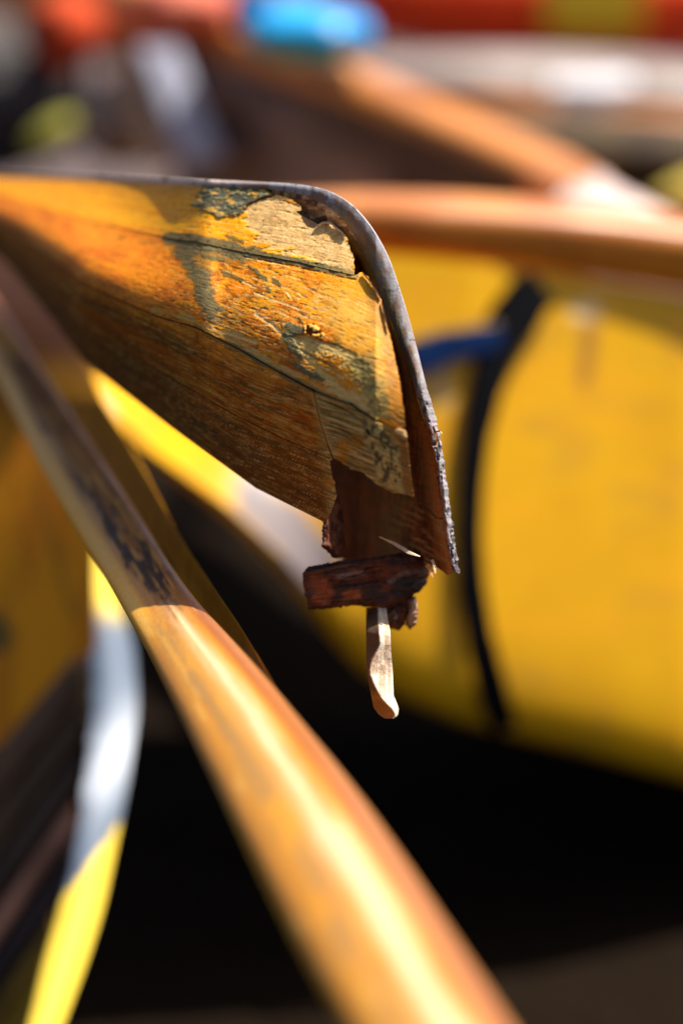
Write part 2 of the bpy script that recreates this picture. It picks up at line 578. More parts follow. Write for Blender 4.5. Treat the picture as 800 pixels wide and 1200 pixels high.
    lay(m * ss(0.50, 0.60, fb(x * 0.22, y * 0.16, 56, 4)) * 0.9, (0.075, 0.065, 0.04), -0.0008)
    lay(m * ss(0.56, 0.62, fb(gu * 0.1, gv * 1.0, 57, 3)) * 0.6, (0.18, 0.13, 0.06), -0.0005)
    m = poly(x, y, [(466, 500), (478, 505), (487, 582), (474, 582), (470, 550)], 2, 2, 0.1, 58)
    lay(m * 0.85, (0.25, 0.13, 0.055), 0.0004, 0.5)
    m = stroke(x, y, [(466, 506), (471, 507), (474, 512)], 3.2, 1.0, 1.0, 0.3, 59)
    lay(m * 0.9, (0.42, 0.30, 0.17), 0.0014, 0.5)
    m = stroke(x, y, [(447, 494), (456, 496), (463, 498)], 2.4, 1.5, 2, 0.2, 60)
    lay(m * 0.8, (0.60, 0.26, 0.06))
    for pts, w in [([(411, 473), (418, 480), (428, 485), (438, 493), (448, 495)], 1.1),
                   ([(429, 503), (434, 510), (443, 514), (452, 519), (459, 526), (466, 524)], 1.5),
                                                         ([(372, 466), (390, 474), (411, 484), (430, 497)], 0.5), ([(396, 500), (420, 516), (447, 540)], 0.4)]:
        lay(stroke(x, y, pts, w * 0.7, 0.7, 0.7, 0.14, 61) * 0.85, (0.03, 0.018, 0.010), -0.0020, 0.9)
    # butt joint between the lower planks
    lay(stroke(x, y, [(368, 468), (378, 500), (386, 522), (392, 540)], 2.2, 1.6, 2.0, 0.15, 62) * 0.8, (0.40, 0.26, 0.12), 0.0003)
    lum = c.mean(-1, keepdims=True)
    c = np.clip(lum + (c - lum) * 1.34, 0.003, 0.92) * 1.16
    return c, r, h


def skin_d(x, y):
    return D0(x, y) - skin_paint(x, y)[2]


def skin_c(x, y):
    c, r, h = skin_paint(x, y)
    return np.concatenate([c, np.clip(r + 0.12, 0.15, 1)[..., None]], -1)


bow = thing('wooden_canoe', 'broken end of an old varnished wooden canoe with splintered planks and a hanging sliver', 'canoe',
            at(300, 420, 1.36).tolist())
XS = np.concatenate([np.arange(-118, 150, 3.0), np.arange(150, 230, 1.6), np.arange(230, 492, 0.85)])
s1u = [(x, y - 0.0) for x, y in S1]
edgeR = [(418, 300), (416, 322)]
torn = jag([(322, 228), (338, 232), (352, 241), (353, 247), (347, 247), (352, 254), (360, 267), (368, 268), (376, 261), (388, 262),
            (398, 272), (406, 277), (410, 290), (415, 304), (415, 318)], 2.2, 2.0, 71, False)
plankA = [(-118, 206), (0, 206.5), (100, 208.5), (240, 213.5), (300, 217)] + torn[:-1] + s1u[::-1]
plankB_right = jag([(416, 323), (424, 319), (431, 324), (436, 334), (441, 341), (447, 352), (449, 368), (455, 388), (461, 412),
                    (465, 430), (469, 455), (474, 488), (475, 500)], 2.2, 1.3, 72, False)
g = 0.7
plankB = [(x, y + g) for x, y in S1] + plankB_right + [(470, 502.6)] + [(x, y - g) for x, y in zip(S2x, S2y) if x < 460][::-1]
S2c = [(x, y + g) for x, y in zip(S2x, S2y)]
plankC = [(368, 459)] + [(x, y) for x, y in S2c if 368 < x < 460] + [(474, 504)] + \
         jag([(476, 506), (479, 530), (482, 560), (485, 581)], 3, 0.5, 73, False) + \
         jag([(484, 582), (474, 579), (462, 578), (450, 572), (442, 568), (432, 560), (424, 553), (410, 549), (398, 540), (391, 537)], 2.2, 1.4, 74, False) + \
         [(384, 520), (376, 496)]
bottom = [(x, y) for x, y in zip(BX, BY) if x <= 380]
S3 = [(x, xy_tau(np.array(float(x)), 0.80).item()) for x in (-118, 0, 60, 100, 160, 220, 280, 340, 386)]
dleft = [(375, 496), (383, 520), (389, 537)]
plankD = [(x, y) for x, y in S2c if x < 366] + [(367, 459)] + dleft + [(388, 541)] + [(x, y - 0.5) for x, y in S3[::-1]]
plankE = [(x, y + 0.5) for x, y in S3] + jag([(390, 560), (394, 580), (388, 600), (381, 613)], 3, 2, 75, False) + bottom[::-1]
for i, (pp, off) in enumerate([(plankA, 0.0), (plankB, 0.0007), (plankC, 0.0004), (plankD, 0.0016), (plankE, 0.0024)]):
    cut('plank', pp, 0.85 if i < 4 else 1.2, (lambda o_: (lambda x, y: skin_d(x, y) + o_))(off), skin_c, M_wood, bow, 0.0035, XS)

under = [(-118, 210), (0, 211), (240, 218), (330, 240), (390, 272), (405, 300), (425, 345), (445, 400), (462, 480), (468, 560), (450, 562),
         (388, 530), (386, 575), (372, 598), (300, 566), (200, 494), (100, 420), (0, 295), (-118, 246)]
cut('inner_skin', under, 2.5, lambda x, y: D0(x, y) + 0.0036, lambda x, y: rgba(x.shape, (0.05, 0.028, 0.014), 0.7), M_split, bow, 0.003)

# stem: the inner wood behind the skin, seen in the gap and below the broken planks
rim_in = [(-118, 208.5), (0, 211), (100, 213.5), (240, 217.5), (320, 222), (345, 225), (378, 237), (399, 253), (416, 277), (431, 307), (445, 341),
          (460, 383), (475, 421), (485, 451), (489, 469), (496, 491), (503, 511), (509, 540), (515, 580), (520, 620), (529, 668)]
rim_out = [(-118, 201), (0, 202.5), (100, 205), (240, 210.5), (320, 214), (352, 216), (384, 222), (412, 238), (436, 266), (455, 300), (467, 336),
           (479, 374), (490, 417), (498, 450), (504, 470), (510, 494), (516, 516), (520, 546), (526, 588), (531, 628), (538, 672)]


def stem_d(x, y):
    dd, _, _ = seg_dist(x, y, rim_in, False)
    w = 24 + 8 * ss(430, 520, y) - 8 * ss(240, 300, y)
    up = 1 - ss(255, 300, y)
    base = 1.2485 + (0.030 + 0.03 * ss(262, 300, y) * (1 - ss(400, 470, y))) * ss(0, 1, dd / (w * (1 - 0.5 * ss(262, 300, y) * (1 - ss(400, 470, y))))) * (1 - 0.80 * up) + 0.00035 * np.maximum(0, dd - w)
    lowf = ss(530, 580, y) * (1 - ss(420, 490, x))
    left = recede(x)
    g = fb(x * 0.25, y * 0.05, 81, 4)
    return base + left + lowf * 0.06 + (g - 0.5) * 0.003 + (fb(x * 0.4, y * 0.4, 82, 3) - 0.5) * 0.0015


def stem_c(x, y):
    dd, _, _ = seg_dist(x, y, rim_in, False)
    c = np.empty(x.shape + (3,))
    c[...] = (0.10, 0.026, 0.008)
    g = fb(x * 0.35, y * 0.04, 83, 4)
    g2 = fb((x + 0.55 * y) * 0.05, (y - 0.55 * x) * 0.4, 84, 4)
    c = mix(c, (0.20, 0.052, 0.013), ss(0.45, 0.65, g))
    c = mix(c, (0.05, 0.018, 0.008), ss(0.48, 0.66, g2) * 0.7)
    edge = (1 - ss(2, 16, dd)) * ss(430, 560, y)
    c = mix(c, (0.40, 0.13, 0.03), edge * 0.8)  # sunlit margin beside the band painted in as brighter orange
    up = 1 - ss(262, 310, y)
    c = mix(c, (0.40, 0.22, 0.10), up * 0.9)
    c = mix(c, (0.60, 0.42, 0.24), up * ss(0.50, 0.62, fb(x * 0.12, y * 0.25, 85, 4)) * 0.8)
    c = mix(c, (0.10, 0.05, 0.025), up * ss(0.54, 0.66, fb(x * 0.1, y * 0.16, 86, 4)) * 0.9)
    lw = ss(575, 610, y) * ss(440, 475, x)
    c = mix(c, (0.30, 0.16, 0.06), lw * ss(0.50, 0.6, g2) * 0.9)
    m = stroke(x, y, [(490, 592), (503, 598), (511, 607), (521, 608)], 0.9, 0.7, 1.2, 0.3, 87)
    c = mix(c, (0.02, 0.008, 0.004), m)
    m = stroke(x, y, [(495, 492), (507, 502)], 0.8, 0.6, 1, 0.3, 88)
    c = mix(c, (0.03, 0.01, 0.005), m)
    return np.concatenate([c, np.full(x.shape + (1,), 0.62)], -1)


stem_poly = [(318, 221.5), (345, 223.5)] + rim_in[6:] + jag([(531, 671), (524, 674), (516, 668), (508, 664), (500, 668), (470, 668), (440, 668),
             (412, 664), (398, 655), (392, 600), (384, 560), (378, 520), (380, 470), (400, 430), (400, 380), (396, 340), (380, 300), (360, 280),
             (340, 262), (322, 246)], 3, 2.0, 89, False)
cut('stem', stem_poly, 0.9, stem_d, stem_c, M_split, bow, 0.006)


# outer band of the stem and sheer, grey paint peeling off
def resample(pts, n):
    p = np.array(pts, float)
    s = np.r_[0, np.cumsum(np.hypot(*np.diff(p, axis=0).T))]
    t = np.linspace(0, s[-1], n)
    q = np.stack([np.interp(t, s, p[:, 0]), np.interp(t, s, p[:, 1])], -1)
    for _ in range(260):
        q[1:-1] = (q[:-2] + 2 * q[1:-1] + q[2:]) / 4
    return q


ns = 900
ri, ro = resample(rim_in, ns), resample(rim_out, ns)
sv = np.linspace(0, 1, ns)[:, None]
W = np.linspace(0, 1, 22)[None, :]
bx = ri[:, 0:1] + (ro[:, 0:1] - ri[:, 0:1]) * W
by = ri[:, 1:2] + (ro[:, 1:2] - ri[:, 1:2]) * W
rough_z = ss(440, 500, by) * np.ones_like(bx)
outn = (fb(by * 0.16 + bx * 0.03, bx * 0 + 1.5, 91, 5) - 0.5)
bx = bx + W * outn * 5.5 * rough_z
dep = 1.2485 + recede(bx)
pit = fb(bx * 0.16, by * 0.075, 92, 4)
dep = dep - (0.0010 + 0.0022 * ss(330, 440, by)) * np.sin(np.pi * np.clip(W * 0.9 + 0.1, 0, 1)) + (fb(bx * 0.22, by * 0.05, 93, 4) - 0.5) * (0.0006 + 0.0018 * rough_z)
dep = dep + rough_z * ss(0.55, 0.62, pit) * 0.0015
Pf = at(bx, by, dep)
# rounded return over the edge, away from the viewer
ret = []
for k, (ex, dz) in enumerate([(0.5, 0.0015), (0.7, 0.004), (0.5, 0.009), (0.0, 0.014), (-2, 0.017)]):
    ret.append(at(bx[:, -1] + ex, by[:, -1] - ex * 0.3, dep[:, -1] + dz)[:, None, :])
Pr = np.concatenate([Pf] + ret, 1)
c = np.empty(bx.shape + (3,))
c[...] = (0.28, 0.26, 0.265)
lw = W * np.ones_like(bx)
upper = (1 - ss(430, 470, by))
c = mix(c, (0.15, 0.115, 0.055), upper * (1 - ss(0.40, 0.72, lw + (fb(bx * 0.1, by * 0.1, 94) - 0.5) * 0.5)) * ss(380, 400, bx))
c = mix(c, (0.16, 0.08, 0.04), upper * ss(0.50, 0.62, fb(bx * 0.09, by * 0.06, 95, 4)) * 0.8)
c = mix(c, (0.55, 0.50, 0.50), upper * ss(0.6, 0.9, lw) * 0.5)  # sky sheen on the outer edge painted in as a paler tone
c = mix(c, (0.78, 0.58, 0.48), (1 - ss(220, 320, bx)) * 0.85)  # pinkish highlight along the sheer painted into the colour
c = mix(c, (0.38, 0.32, 0.33), rough_z * ss(0.45, 0.60, fb(bx * 0.2, by * 0.12, 96, 4)))
c = mix(c, (0.30, 0.10, 0.03), rough_z * (1 - ss(0.05, 0.35, lw + (pit - 0.5) * 0.9)))
c = mix(c, (0.06, 0.045, 0.05), rough_z * ss(0.57, 0.64, pit) * 0.9)
c = mix(c, (0.10, 0.10, 0.11), upper * ss(0.62, 0.70, fb(bx * 0.15, by * 0.1, 97, 4)) * 0.8)
for (ya, sl, wd_) in [(466, 0.5, 1.3), (396, 0.2, 0.6), (343, -0.3, 0.6), (505, 0.7, 1.2), (548, 0.5, 1.0), (583, 0.6, 1.4), (612, 0.4, 1.0), (640, 0.8, 1.2)]:
    cr = np.exp(-((by - ya - sl * (lw * 14) + (fb(bx * 0.3, by * 0.3, int(ya)) - 0.5) * 5) / wd_) ** 2) * ss(300, 330, by)
    c = mix(c, (0.03, 0.02, 0.018), cr * 0.65)
C4 = np.concatenate([c, (0.40 + 0.45 * rough_z)[..., None] * np.ones(c.shape[:2] + (1,))], -1)
C4 = np.concatenate([C4] + [C4[:, -1:, :]] * 5, 1)
sheet('stem_band', Pr, C4, M_rim, bow)


# the other side of the boat, closing the hull behind the sheer
fx = np.linspace(-118, 372, 60)[:, None]
fwid = 0.012 + 0.11 * ss(390, 0, fx) ** 1.0 if False else 0.012 + 0.11 * (1 - ss(0, 390, fx))
fb_ = np.interp(fx, BX, BY)
ft = top(fx)
rows_y = np.concatenate([ft + 1.5, ft + 4, ft + 0.15 * (fb_ - ft), ft + 0.4 * (fb_ - ft), ft + 0.7 * (fb_ - ft), ft + 0.9 * (fb_ - ft)], 1)
rows_d = 1.2485 + recede(fx) + np.concatenate([0.008 + 0 * fx, 0.01 + fwid * 0.5, 0.012 + fwid * 0.95, 0.012 + fwid, 0.012 + 0.9 * fwid, 0.012 + 0.65 * fwid], 1)
sheet('far_skin', at(fx + 0 * rows_y, rows_y, rows_d), rgba(rows_y.shape, (0.22, 0.08, 0.02), 0.6), M_wood, bow, np.array([0, CP, -SP]) * 0.004)


def ribbon(name, pts, ws, ds, col, mat, parent, twist=None, thick=0.0012, nw=6, curl=0.0, rr=0.6, fine=24):
    """splinter: centre line in photo px, widths px, distances"""
    p = np.array(pts, float)
    t = np.linspace(0, 1, len(p))
    q = np.linspace(0, 1, fine)
    cx, cy = np.interp(q, t, p[:, 0]), np.interp(q, t, p[:, 1])
    w = np.interp(q, np.linspace(0, 1, len(ws)), ws)
    dd = np.interp(q, np.linspace(0, 1, len(ds)), ds)
    tx, ty = np.gradient(cx), np.gradient(cy)
    L = np.hypot(tx, ty)
    nx, ny = -ty / L, tx / L
    s = np.linspace(-0.5, 0.5, nw)[None, :]
    jt = (fb(q[:, None] * 14, s * 3, int(pts[0][0]), 3) - 0.5)
    X = cx[:, None] + nx[:, None] * s * w[:, None] * (1 + jt * 0.3)
    Y = cy[:, None] + ny[:, None] * s * w[:, None] * (1 + jt * 0.3)
    Dd = dd[:, None] + curl * (s * 2) ** 2 + jt * 0.0008
    if twist is not None:
        tw = np.interp(q, np.linspace(0, 1, len(twist)), twist)[:, None]
        Dd = Dd + tw * s
    C = np.empty(X.shape + (4,))
    C[..., :3] = col if not callable(col) else col(X, Y, s)
    C[..., 3] = rr
    off = np.array([0, CP, -SP]) * thick
    return sheet(name, at(X, Y, Dd), C, mat, parent, off)


cream = (0.62, 0.46, 0.30)
# torn fibres standing on the edges
for i, (pts, w, d) in enumerate([
        ([(444, 629), (462, 637), (478, 647), (492, 652)], [1, 4, 4.5, 1], [1.268, 1.26, 1.25, 1.246]),
        ([(506, 656), (509, 664), (510, 672)], [3, 3, 1], [1.245, 1.243, 1.242]),
        ([(500, 662), (505, 668), (507, 677)], [6, 5, 1], [1.24, 1.24, 1.24]),
        ([(510, 506), (515, 505), (518, 508)], [2.2, 1.5, 0.5], [1.243, 1.240, 1.238]),
        ([(507, 500), (511, 510), (512, 524)], [2.5, 3.2, 0.8], [1.243, 1.2405, 1.24])]):
    ribbon('splinter', pts, w, d, cream if i not in (2, 4) else (0.45, 0.2, 0.07), M_split, bow, [0.002, -0.002], 0.0008)
# lifted lip of the torn outer layer, pale pinkish fibres
lipc = (0.74, 0.60, 0.52)
for pts, w in [([(370, 265), (378, 261), (386, 261), (391, 264)], [1, 2.4, 3, 1]),
               ([(391, 264), (399, 271), (405, 277)], [1, 2, 1]),
               ([(424, 320), (430, 325), (436, 334), (441, 341), (446, 350)], [1, 2, 1.6, 2, 1]),
               ([(447, 354), (449, 364), (452, 376), (455, 388)], [1, 1.5, 1.2, .6])]:
    p = np.array(pts, float)
    ds = D0(p[:, 0], p[:, 1]) - 0.0018
    ribbon('torn_fibre', pts, w, ds, lipc if p[0, 0] < 400 else (0.50, 0.36, 0.26), M_split, bow, [0.001, 0.002, 0.001], 0.0012, 7)


def chunk(name, pts, d0, thick, cfun, mat, step=1.0, rnd=9, slope=(0, 0), rdep=0.008, seed=1, amp=1.5, nz=0.003, ax=(0.98, -0.12)):
    pj = jag(pts, 2.2, amp, seed, fr=0.5)

    def df(x, y):
        e, _, _ = seg_dist(x, y, pj, True)
        cx, cy = np.mean(pts, 0)
        return d0 + slope[0] * (x - cx) + slope[1] * (y - cy) + rdep * (1 - np.clip(e / rnd, 0, 1)) ** 2 + (fb(x * 0.05, y * 0.05, seed, 3) - 0.5) * nz * 2 + (fb((x * ax[0] + y * ax[1]) * 0.035, (y * ax[0] - x * ax[1]) * 0.42, seed, 5) - 0.5) * nz

    return cut(name, pj, step, df, cfun, mat, bow, thick)


def block_c(x, y):
    c = np.empty(x.shape + (3,))
    c[...] = (0.14, 0.034, 0.012)
    n = fb(x * 0.03, (y + 0.12 * x) * 0.14, 101, 5)
    c = mix(c, (0.055, 0.022, 0.014), ss(0.45, 0.56, n))
    c = mix(c, (0.28, 0.06, 0.015), poly(x, y, [(366, 676), (384, 676), (392, 696), (386, 706), (368, 706)], 5, 5, 0.1, 102) * 0.9)
    c = mix(c, (0.40, 0.11, 0.03), poly(x, y, [(400, 694), (424, 688), (422, 700), (402, 704)], 4, 4, 0.1, 103) * 0.7)
    c = mix(c, (0.04, 0.025, 0.02), poly(x, y, [(462, 680), (496, 676), (494, 692), (470, 702), (454, 700)], 2, 3, 0.12, 104) * 0.9)
    c = mix(c, (0.20, 0.11, 0.075), stroke(x, y, [(456, 682), (475, 671), (500, 668)], 3, 2, 2, 0.15, 105) * 0.8)
    c = mix(c, (0.24, 0.13, 0.09), stroke(x, y, [(398, 676), (412, 673), (424, 671)], 3, 2, 2, 0.2, 106) * 0.8)
    c = mix(c, (0.02, 0.012, 0.01), stroke(x, y, [(380, 670), (410, 664), (430, 664), (426, 672), (400, 680), (384, 680)], 0.8, 0.8, 1.5, 0.2, 107))
    c = mix(c, (0.02, 0.012, 0.01), stroke(x, y, [(360, 668), (400, 660), (450, 653)], 1.2, 1.0, 1.5, 0.2, 108))
    return np.concatenate([c, np.full(x.shape + (1,), 0.5)], -1)


def plain_c(col, col2, seed, r=0.6):
    def f(x, y):
        c = np.empty(x.shape + (3,))
        c[...] = col
        c = mix(c, col2, ss(0.45, 0.6, fb(x * 0.1, y * 0.12, seed, 4)))
        return np.concatenate([c, np.full(x.shape + (1,), r)], -1)
    return f


chunk('broken_block', [(355, 672), (360, 665), (372, 662), (400, 657), (430, 654), (452, 650), (478, 647), (492, 644), (500, 646), (506, 652), (503, 662),
                       (504, 672), (499, 684), (492, 693), (480, 700), (466, 707), (452, 712), (436, 712), (412, 709), (396, 712), (376, 714), (362, 714),
                       (358, 698), (356, 684)], 1.272, 0.022, block_c, M_split, 0.9, 8, (0.00012, 0.0), 0.004, 109, 2.0, 0.004)
chunk('broken_chunk', [(438, 706), (462, 700), (484, 698), (480, 716), (476, 728), (468, 738), (456, 736), (448, 722)], 1.285, 0.016,
      plain_c((0.10, 0.035, 0.02), (0.25, 0.09, 0.045), 110), M_split, 0.9, 4, (0, 0), 0.004, 111, 2.5, 0.005, (0.3, 0.95))
chunk('pale_chip', [(476, 702), (487, 699), (490, 714), (487, 732), (480, 738), (474, 732), (478, 716)], 1.28, 0.010,
      plain_c((0.55, 0.36, 0.24), (0.30, 0.15, 0.09), 112), M_split, 0.9, 4, (-0.0004, 0), 0.004, 113)
chunk('knot_chip', [(454, 716), (462, 714), (466, 722), (463, 731), (456, 728)], 1.277, 0.006, plain_c((0.28, 0.16, 0.11), (0.10, 0.05, 0.03), 114), M_split,
      0.9, 4, (0, 0), 0.003, 115, 0.8)
chunk('rib', [(379, 590), (390, 577), (401, 590), (404, 640), (400, 652), (392, 655), (384, 647), (377, 640)], 1.262, 0.02,
      plain_c((0.06, 0.018, 0.009), (0.13, 0.04, 0.017), 116), M_split, 0.9, 5, (0.0006, 0), 0.004, 117, 2.2, 0.004, (0.05, 1.0))


# hanging sliver: the hull's shadow painted dark left of the fold, pale wood right of it
def sliver():
    ys = np.linspace(712, 842, 80)
    Lx = np.interp(ys, [712, 740, 765, 785, 800, 815, 830, 838, 842], [431, 431, 431.5, 431, 434, 437, 440, 446, 452])
    Rx = np.interp(ys, [712, 740, 765, 785, 800, 815, 822, 830, 838, 842], [452, 457, 458, 460, 460.5, 461, 464, 467, 466, 461])
    s = np.linspace(0, 1, 18)
    X = Lx[:, None] + (Rx - Lx)[:, None] * s[None, :]
    Y = ys[:, None] + 0 * X
    fold = np.interp(ys, [712, 735, 755, 775, 790, 805, 820, 832, 842], [0.55, 0.50, 0.52, 0.14, 0.04, 0.16, 0.40, 0.72, 0.9])[:, None]
    # left of the fold the face turns away down-left; right of it it turns up to the right
    w = (Rx - Lx)[:, None]
    Dd = 1.240 + 0.034 * (1 - ss(712, 745, Y)) + np.where(s[None, :] < fold, (fold - s[None, :]) * w * 0.0009, (s[None, :] - fold) * w * 0.00030)
    Dd = Dd - 0.00022 * (Y - 712) * 0.3 + (fb(X * 0.2, Y * 0.1, 121, 3) - 0.5) * 0.001
    C = np.empty(X.shape + (3,))
    C[...] = (0.74, 0.62, 0.47)
    C = mix(C, (0.46, 0.28, 0.16), ss(0.46, 0.62, fb(X * 0.45, Y * 0.03, 122, 4)) * 0.8)
    dk = 1 - ss(-0.03, 0.03, s[None, :] - fold)
    C = mix(C, (0.10, 0.055, 0.035), dk)
    C = mix(C, (0.36, 0.17, 0.08), dk * ss(805, 820, Y))
    C4 = np.concatenate([C, np.full(X.shape + (1,), 0.6)], -1)
    sheet('hanging_sliver', at(X, Y, Dd), C4, M_split, bow, np.array([-0.001, CP * 0.003, -SP * 0.003]))


sliver()

# ------------------------------------------------------------------ foreground canoe: rounded gunwale and its side panel
yR = np.array([300, 397, 455, 510, 577, 640, 700, 745, 800, 860, 940, 1020, 1110, 1200, 1330], float)
RXr = np.array([-40, 25, 64, 100, 145, 187, 222, 262, 313, 360, 424, 480, 538, 596, 680], float)
RXl = np.array([-82, -30, 2, 28, 62, 100, 137, 158, 186, 216, 256, 297, 345, 396, 470], float)
near = thing('wooden_canoe', 'rounded glossy varnished gunwale crossing the foreground from bottom to upper left', 'canoe',
             at(300, 800, 1.2).tolist())


def d_rail(y):
    inv = 1 / 0.93 + (1 / 1.62 - 1 / 0.93) * (1200 - y) / 800
    return 1 / inv


def rail():
    n, nt = 420, 72
    y = np.linspace(300, 1330, n)
    k = np.ones(41) / 41
    xl0, xr0 = np.interp(y, yR, RXl), np.interp(y, yR, RXr)
    xl = np.convolve(np.pad(xl0, 20, 'reflect', reflect_type='odd'), k, 'valid')
    xr = np.convolve(np.pad(xr0, 20, 'reflect', reflect_type='odd'), k, 'valid')
    cx, wd = (xl + xr) / 2, (xr - xl) / 2
    d = d_rail(y)
    # section axes: along the picture-perpendicular of the run, and along depth
    tx, ty = np.gradient(cx), np.gradient(y)
    L = np.hypot(tx, ty)
    nx, ny = ty / L, -tx / L           # pointing right-up
    hw = wd * nx                        # perpendicular half width
    th = np.linspace(0, 2 * math.pi, nt, endpoint=False)
    ct, st = np.cos(th), np.sin(th)
    sg = np.sign(ct) * np.abs(ct) ** 0.9
    sh = np.sign(st) * np.abs(st) ** 0.8
    a = sg[None, :] * hw[:, None]
    X = cx[:, None] + nx[:, None] * a
    Y = y[:, None] + ny[:, None] * a
    sc_ = (d * K)[:, None]
    Dd = d[:, None] - sh[None, :] * hw[:, None] * sc_ * 0.85
    # the section leans: right side farther away
    Dd = Dd + ct[None, :] * hw[:, None] * sc_ * 0.35
    u = y[:, None] + 0 * X
    v = ct[None, :] + 0 * X             # -1 left .. 1 right (front side st>0)
    gr = fb(u * 0.012, v * 6 + st[None, :] * 2, 131, 4)
    n2 = fb(u * 0.05, v * 3, 132, 5)
    front = st[None, :] > -0.2
    C = np.empty(X.shape + (3,))
    C[...] = (0.60, 0.255, 0.022)
    C = mix(C, (0.50, 0.19, 0.020), ss(0.45, 0.65, gr) * 0.7)
    C = mix(C, (0.56, 0.22, 0.022), (1 - ss(-0.75, -0.25, v)) * 0.85)  # shaded left flank painted in as darker orange
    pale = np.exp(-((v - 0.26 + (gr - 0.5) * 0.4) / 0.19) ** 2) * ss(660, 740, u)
    C = mix(C, (0.88, 0.60, 0.36), pale * 0.85)  # blown sun highlight on the crown painted as a cream band
    C = mix(C, (0.27, 0.07, 0.025), ss(0.48, 0.80, v) * 0.9)  # shaded right flank painted in as dark red-brown
    C = mix(C, (0.95, 0.42, 0.008), (1 - ss(-0.50, -0.20, v)) * (1 - ss(690, 760, u)) * 0.9)  # sunlit left strip painted in as bright yellow
    # worn dark stretch on the crown, with the hull's cast shadow painted in
    ed = v + (n2 - 0.5) * 0.55
    wear_shade = ss(-0.30, -0.05, ed) * (1 - ss(0.72, 0.92, ed)) * (1 - ss(690, 760, u + (n2 - 0.5) * 60)) * ss(395, 440, u)
    C = mix(C, (0.30, 0.11, 0.022), wear_shade * 0.9)
    C = mix(C, (0.05, 0.024, 0.012), wear_shade * ss(0.48, 0.60, fb(u * 0.028, v * 7 + n2, 133, 5)))
    C = mix(C, (0.62, 0.28, 0.05), wear_shade * ss(0.56, 0.66, fb(u * 0.03, v * 9, 134, 4)) * 0.8)
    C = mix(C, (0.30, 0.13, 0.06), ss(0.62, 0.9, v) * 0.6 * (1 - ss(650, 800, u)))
    # greyish brown scuffs left of the crown farther down
    sc2 = np.exp(-((v + 0.28 + 0.06 * np.sin(u * 0.012)) / 0.20) ** 2) * ss(690, 740, u)
    C = mix(C, (0.34, 0.18, 0.055), sc2 * ss(0.40, 0.60, fb(u * 0.022, v * 4, 135, 4)) * 0.85)
    C = mix(C, (0.40, 0.17, 0.06), ss(0.7, 0.95, v) * ss(720, 800, u) * 0.6)
    C = mix(C, (0.8, 0.46, 0.1), ss(0.60, 0.7, fb(u * 0.02, v * 5, 136, 3)) * (1 - ss(-0.6, -0.2, v)) * 0.5)
    R = 0.30 + 0.4 * wear_shade + 0.22 * sc2 + (gr - 0.5) * 0.1
    Dd = Dd + (n2 - 0.5) * 0.004 * wear_shade + (gr - 0.5) * 0.0008
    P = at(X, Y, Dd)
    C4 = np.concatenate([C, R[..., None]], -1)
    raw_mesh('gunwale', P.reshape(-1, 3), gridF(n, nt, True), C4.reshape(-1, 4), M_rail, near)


rail()


# side panel hanging from the gunwale on its far side
def side_panel():
    y = np.linspace(300, 1250, 160)
    xr = np.interp(y, yR, RXr)
    ex = np.interp(y, [300, 400, 470, 520, 560, 620, 645, 700, 732, 760, 832, 860, 1250], [60, 92, 120, 152, 174, 206, 221, 258, 280, 297, 338, 350, 590])
    s = np.linspace(0, 1, 50)[None, :]
    dr = d_rail(y)[:, None]
    xa = (xr - 22)[:, None]
    X = xa + (ex[:, None] - xa) * s + 0 * dr
    Y = y[:, None] + 0 * X
    Dd = dr + 0.09 - 0.085 * s
    g = fb(X * 0.25, (Y - 1.7 * X) * 0.03, 141, 4)
    C = np.empty(X.shape + (3,))
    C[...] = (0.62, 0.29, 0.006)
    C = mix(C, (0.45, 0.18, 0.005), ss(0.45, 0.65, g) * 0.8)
    C = mix(C, (0.035, 0.009, 0.005), (1 - ss(400, 500, Y)) * 0.97)  # upper end darkened in the colour to stand for shade
    for (ax, ay, bx_, by_) in [(188, 638, 204, 668), (298, 783, 309, 795)]:
        m = stroke(X, Y, [(ax, ay), (bx_, by_)], 1.6, 1.2, 1.2, 0.3, 142)
        C = mix(C, (0.03, 0.012, 0.006), m)
    C4 = np.concatenate([C, np.full(X.shape + (1,), 0.5)], -1)
    # the panel then turns under, down to the bilge
    low = []
    for k, (dx, dy, dd) in enumerate([(-6, 0, 0.05), (-40, 0, 0.14), (-120, 10, 0.20)]):
        low.append(at(X[:, -1] + dx, Y[:, -1] + dy, Dd[:, -1] + dd)[:, None, :])
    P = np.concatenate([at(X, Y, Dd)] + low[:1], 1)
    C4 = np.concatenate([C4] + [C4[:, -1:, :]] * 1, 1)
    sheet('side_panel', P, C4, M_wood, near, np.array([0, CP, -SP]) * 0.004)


side_panel()

# ------------------------------------------------------------------ left yellow canoe end in shade
left = thing('yellow_canoe', 'shaded golden yellow canoe end at lower left with a bright curved edge', 'canoe', at(60, 900, 1.62).tolist())


